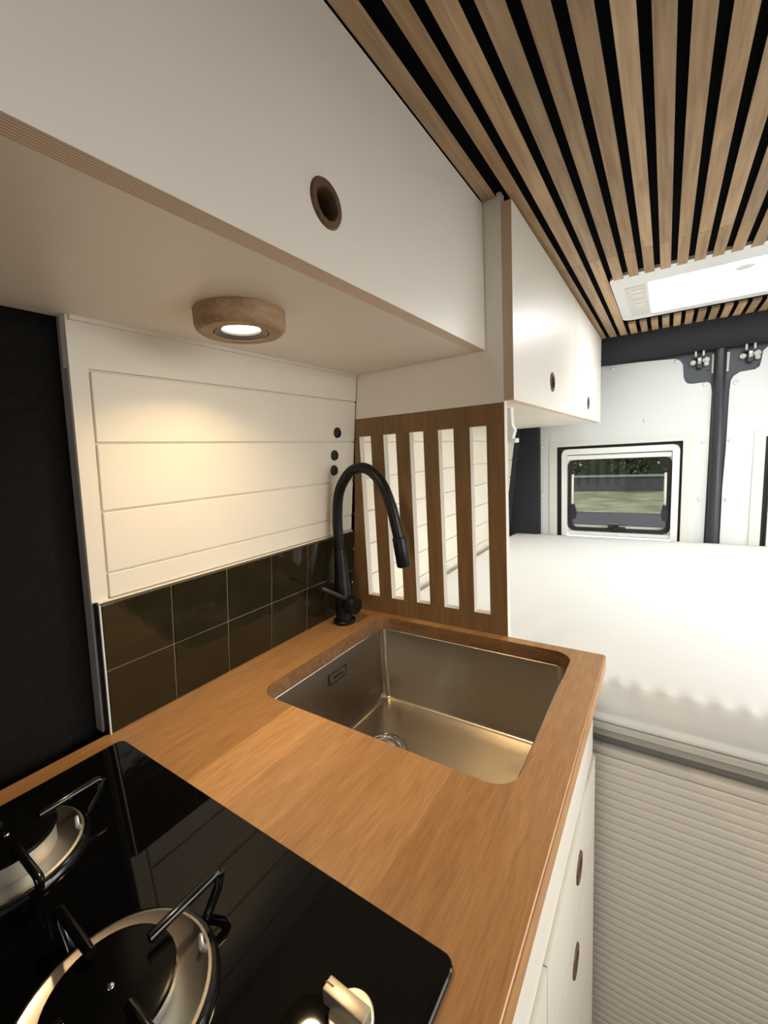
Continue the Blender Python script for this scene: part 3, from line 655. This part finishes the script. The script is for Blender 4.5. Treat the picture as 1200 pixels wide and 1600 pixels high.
# ------------------------------------------------------------------ gas hob
HBX0, HBX1, HBY1, HBY0 = 0.0085, 0.5215, -0.5757, -0.895
hb = thing('gas_hob', (0.265, -0.735, 0.0), 'black glass gas hob with two burners let into the worktop', 'hob')
gt = 0.0045
bm = bmesh.new()
skin_loops(bm, [[(x, y, 0.0002) for x, y in rrect(HBX0, HBX1, HBY0, HBY1, 0.010)], [(x, y, gt-0.0012) for x, y in rrect(HBX0, HBX1, HBY0, HBY1, 0.010)], [(x, y, gt) for x, y in rrect(HBX0+0.0012, HBX1-0.0012, HBY0+0.0012, HBY1-0.0012, 0.009)]], True, True, True)
mesh_obj('glass_plate', bm, 'hob_glass', hb)
def burner(cx, cy, rp_, rc, hc):
    bu = mesh_obj('burner_pan', lathe([(0.0, 0.0030), (rp_*0.55, 0.0030), (rp_*0.93, 0.0055), (rp_, 0.0078), (rp_+0.0022, 0.0070), (rp_+0.0024, 0.0), (0.0, 0.0)], (cx, cy, gt), 'z', 56), 'burner_steel', hb, smooth=math.radians(40))
    mesh_obj('burner_gasket', lathe([(rp_+0.0022, 0.0), (rp_+0.0022, 0.0060), (rp_+0.005, 0.0062), (rp_+0.0075, 0.003), (rp_+0.0078, 0.0), (rp_+0.0022, 0.0)], (cx, cy, gt), 'z', 56), 'black_enamel', bu, smooth=math.radians(40))
    mesh_obj('flame_ring', lathe([(0.0, 0.0028), (rc*0.92, 0.0028), (rc*0.94, hc-0.007), (rc*0.90, hc-0.004), (0.0, hc-0.004)], (cx, cy, gt), 'z', 48), 'zinc', bu, smooth=math.radians(30))
    cp = mesh_obj('burner_cap', lathe([(0.0, hc-0.0055), (rc*0.97, hc-0.0055), (rc, hc-0.003), (rc*0.985, hc-0.0008), (rc*0.92, hc), (0.0, hc+0.0004)], (cx, cy, gt), 'z', 48), 'cap_enamel', bu, smooth=math.radians(40))
    mesh_obj('cap_screw', lathe([(0.0, 0.0016), (0.0022, 0.0014), (0.0030, 0.0)], (cx, cy, gt+hc+0.0003), 'z', 14), 'chrome', cp, smooth=True)
    mesh_obj('igniter', lathe([(0.0, 0.014), (0.0018, 0.0135), (0.0022, 0.003), (0.0022, 0.0)], (cx+rp_*0.34, cy+rp_*0.88, gt+0.004), 'z', 12), 'zinc', bu, smooth=True)
    for ax, ay in ((1, 0), (-1, 0), (0, 1), (0, -1)):
        r0, r1, zt = rc*0.66, rp_+0.027, 0.031
        path = [(cx+ax*r0, cy+ay*r0, gt+zt-0.001), (cx+ax*(r1-0.004), cy+ay*(r1-0.004), gt+zt), (cx+ax*r1, cy+ay*r1, gt+zt-0.003), (cx+ax*(r1-0.004), cy+ay*(r1-0.004), gt+zt-0.014), (cx+ax*(rp_+0.010), cy+ay*(rp_+0.010), gt+0.0005)]
        mesh_obj('pan_support', tube(path, 0.0038, 8), 'black_enamel', bu, smooth=math.radians(60))
burner(0.330, -0.730, 0.062, 0.042, 0.022)
burner(0.112, -0.728, 0.058, 0.040, 0.029)
kx, ky = 0.476, -0.6465
kb = mesh_obj('control_knob', lathe([(0.0, 0.0), (0.0155, 0.0), (0.0155, 0.0055), (0.0145, 0.0065), (0.0, 0.0065)], (kx, ky, gt), 'z', 36), 'knob_metal', hb, smooth=math.radians(40))
mesh_obj('knob_grip', bm_box(kx-0.0205, kx+0.0145, ky-0.0052, ky+0.0048, gt+0.006, gt+0.0185, 0.0012, 2), 'knob_metal', kb, smooth=math.radians(40))
mesh_obj('knob_mark', bm_box(kx-0.0206, kx-0.0140, ky-0.0008, ky+0.0004, gt+0.0178, gt+0.0187), 'black_plastic', kb)
kx2, ky2 = 0.476, -0.815
kb = mesh_obj('control_knob', lathe([(0.0, 0.0), (0.0155, 0.0), (0.0155, 0.0055), (0.0145, 0.0065), (0.0, 0.0065)], (kx2, ky2, gt), 'z', 36), 'knob_metal', hb, smooth=math.radians(40))
mesh_obj('knob_grip', bm_box(kx2-0.0205, kx2+0.0145, ky2-0.0052, ky2+0.0048, gt+0.006, gt+0.0185, 0.0012, 2), 'knob_metal', kb, smooth=math.radians(40))

# ------------------------------------------------------------------ base cabinet with drawers
XF = 0.546
bc = thing('base_cabinet', (0.27, -0.7, FLOOR), 'white base cabinet with drawers and door below the wooden worktop', 'cabinet')
box('carcass_bottom', 0.0, XF-0.026, -1.40, -0.001, FLOOR, FLOOR+0.05, 'laminate', bc)
box('side_panel', 0.0, XF-0.026, -0.017, -0.001, FLOOR+0.05, TH-0.002, 'laminate', bc)
box('side_panel', 0.0, XF-0.026, -1.40, -1.384, FLOOR+0.05, TH-0.002, 'laminate', bc)
box('fascia', XF-0.0255, XF-0.0045, -1.40, -0.001, -0.203, TH-0.002, 'laminate', bc)
def drawer(name, y0, y1, z0, z1, pull=None):
    d = mesh_obj(name, bm_box(XF-0.0255, XF, y0, y1, z0, z1), ['laminate', 'paint'], bc, origin=(XF, (y0+y1)/2, z0))
    for p in d.data.polygons:
        if p.normal.x < 0.9: p.material_index = 1
    if pull:
        cut(d, hole(XF-0.06, XF+0.06, pull[0], pull[1], 0.0205)); pull_ring(d, XF, *pull, r_in=0.0135, depth=0.024)
    return d
drawer('drawer_front', -0.3945, -0.001, -0.3545, -0.2045, (-0.180, -0.279))
drawer('drawer_front', -0.3945, -0.001, -0.600, -0.3565, (-0.207, -0.4205))
drawer('drawer_front', -0.3945, -0.001, -0.880, -0.602)
drawer('cabinet_door', -0.90, -0.3965, -0.880, -0.2045)
drawer('cabinet_door', -1.40, -0.902, -0.880, -0.2045)

# ------------------------------------------------------------------ bed
YB = 0.022
ma = bmesh.new()
prof = [(1.425, -0.148), (YB+0.004, -0.148), (YB-0.001, -0.143), (YB-0.001, -0.136), (YB+0.003, -0.131), (YB+0.003, -0.127), (YB-0.0005, -0.120), (YB-0.001, -0.105), (YB-0.0005, -0.085), (YB+0.0012, -0.0765), (YB+0.0035, -0.0715), (YB+0.0070, -0.0675), (YB+0.0115, -0.0650), (YB+0.018, -0.0632), (YB+0.03, -0.0615), (YB+0.05, -0.060), (YB+0.12, -0.0585), (0.7, -0.0575), (1.35, -0.060), (1.41, -0.064), (1.425, -0.08)]
puck = [0]*8 + [0.0, 0.25, 0.6, 0.9, 0.8, 0.4, 0.1, 0, 0, 0, 0, 0, 0]
x0, x1, nx = -0.030, 1.76, 300
loops = []
for i in range(nx+1):
    x = x0 + (x1-x0)*i/nx; e = min(1.0, min(x-x0, x1-x)/0.03); w_ = math.sin(2*PI*x/0.036 + 0.8*math.sin(x*23))
    loops.append([(x, y, z + 0.0019*w_*pk - 0.02*(1-e)**2*(1 if z > -0.1 else 0)) for (y, z), pk in zip(prof, puck)])
skin_loops(ma, loops, True, True, True)
mt_ = mesh_obj('mattress', ma, 'mattress_cloth', smooth=math.radians(70))
tag(mt_, 'white mattress filling the rear of the van behind the kitchen', 'mattress')
bb = thing('platform_bed', (1.15, 0.5, FLOOR), 'bed platform with a pale ribbed roller shutter below the mattress', 'bed')
box('bed_platform', 0.0, XR-0.01, YB+0.008, 1.43, -0.164, -0.150, 'bed_board', bb)
box('underframe', XF-0.02, XR-0.01, YB+0.006, YB+0.03, -0.179, -0.1645, 'underframe', bb, bev=0.001)
box('platform_edge', XF-0.02, XR-0.01, YB, YB+0.0075, -0.163, -0.149, 'bed_board', bb, bev=0.002)
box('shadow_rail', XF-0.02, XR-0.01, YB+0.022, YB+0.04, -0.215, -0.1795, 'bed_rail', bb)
box('shutter_top_rail', XF-0.02, XR-0.01, YB+0.001, YB+0.021, -0.2165, -0.2000, 'shutter', bb, bev=0.003, seg=2)
pitch = 0.0176
base_slat = None; z = -0.2180
prof_s = [(0.020, -0.0174), (0.0028, -0.0174), (0.0020, -0.0162), (0.0017, -0.0110), (0.0016, -0.0060), (0.0017, -0.0012), (0.0024, 0.0), (0.020, 0.0)]
while z-0.0172 > FLOOR+0.01:
    if base_slat is None:
        base_slat = mesh_obj('shutter_slat', prism([(YB+a, z+b_) for a, b_ in prof_s], 'x', XF-0.02, XR-0.01), 'shutter', bb, smooth=math.radians(50), origin=(1.15, YB, z))
    else:
        o = bpy.data.objects.new('shutter_slat', base_slat.data); COL.objects.link(o); o.parent = bb
        o.location = Vector((1.15, YB, z)) - bb.location
    z -= pitch
box('kick_rail', XF-0.02, XR-0.01, YB+0.002, YB+0.02, FLOOR, z-0.001, 'shutter', bb)

# ------------------------------------------------------------------ outside, seen through the rear windows
GZ = -1.50
rd = box('road', -30, 30, -12, 12.1, GZ-0.05, GZ, 'asphalt'); tag(rd, 'dark tarmac parking strip behind the van', kind='structure')
gr = box('lawn', -30, 30, 12.1, 60, GZ-0.05, GZ+0.01, 'grass_ground'); tag(gr, 'green lawn with dry patches beyond the tarmac', kind='structure')
gw = thing('garden_wall', (0, 17.95, GZ), 'low dark grey wall with a paler cap across the lawn', 'wall')
mesh_obj('wall_body', bm_box(-14, 12, 17.8, 18.1, GZ, -0.94), 'outer_wall', gw)
mesh_obj('wall_coping', bm_box(-14, 12, 17.72, 18.18, -0.94, -0.87, 0.01), 'wall_cap', gw)
def bush(x, y, h, w, mats, label):
    t = thing('tree', (x, y, GZ), label, 'tree', 'trees behind the garden wall')
    mesh_obj('trunk', tube([(x, y, GZ), (x+0.05, y, GZ+h*0.3), (x-0.05, y+0.1, GZ+h*0.8)], [0.12, 0.09, 0.03], 10), 'bark', t, smooth=True)
    for mname, n in mats:
        bm = bmesh.new()
        for _ in range(n):
            while True:
                p = Vector((random.uniform(-1, 1), random.uniform(-1, 1), random.uniform(-1, 1)))
                if 0.25 < p.length < 1: break
            c = Vector((x+p.x*w, y+p.y*w*0.7, GZ+h*0.52+p.z*h*0.48))
            s = random.uniform(0.06, 0.13); n_ = Vector((random.uniform(-1, 1), random.uniform(-1, 1), random.uniform(-0.3, 1))).normalized()
            u = n_.orthogonal().normalized()*s; v = n_.cross(u)*0.6
            bm.faces.new([bm.verts.new(c+q) for q in (-u, v*0.8, u, -v*0.8)])
        tag(mesh_obj('foliage', bm, mname, t), kind='stuff')
for (x, y, h, w, a, b_, lab) in ((-5.6, 19.9, 4.5, 1.15, 3200, 500, 'dark leafy tree behind the garden wall, leftmost in the window'), (-3.1, 20.0, 5.0, 1.2, 3200, 900, 'tall dark leafy tree behind the garden wall, second from the left'), (-0.6, 19.8, 4.6, 1.2, 3000, 900, 'dark leafy tree behind the garden wall, near the middle of the window'), (1.8, 19.9, 3.6, 1.1, 1400, 2200, 'lighter green tree behind the garden wall, right in the window'), (4.3, 20.2, 4.8, 1.2, 2600, 1200, 'dark green tree behind the garden wall, rightmost')):
    bush(x, y, h, w, (('leaf_dark', a), ('leaf_light', b_)), lab)
hg = bmesh.new()
bm_box(-30, 30, 26, 27, GZ, 4.0, bm=hg)
for e in range(3): pass
hedge = mesh_obj('hedge', hg, 'leaf_dark'); tag(hedge, 'tall dark hedge far behind the trees', 'hedge')
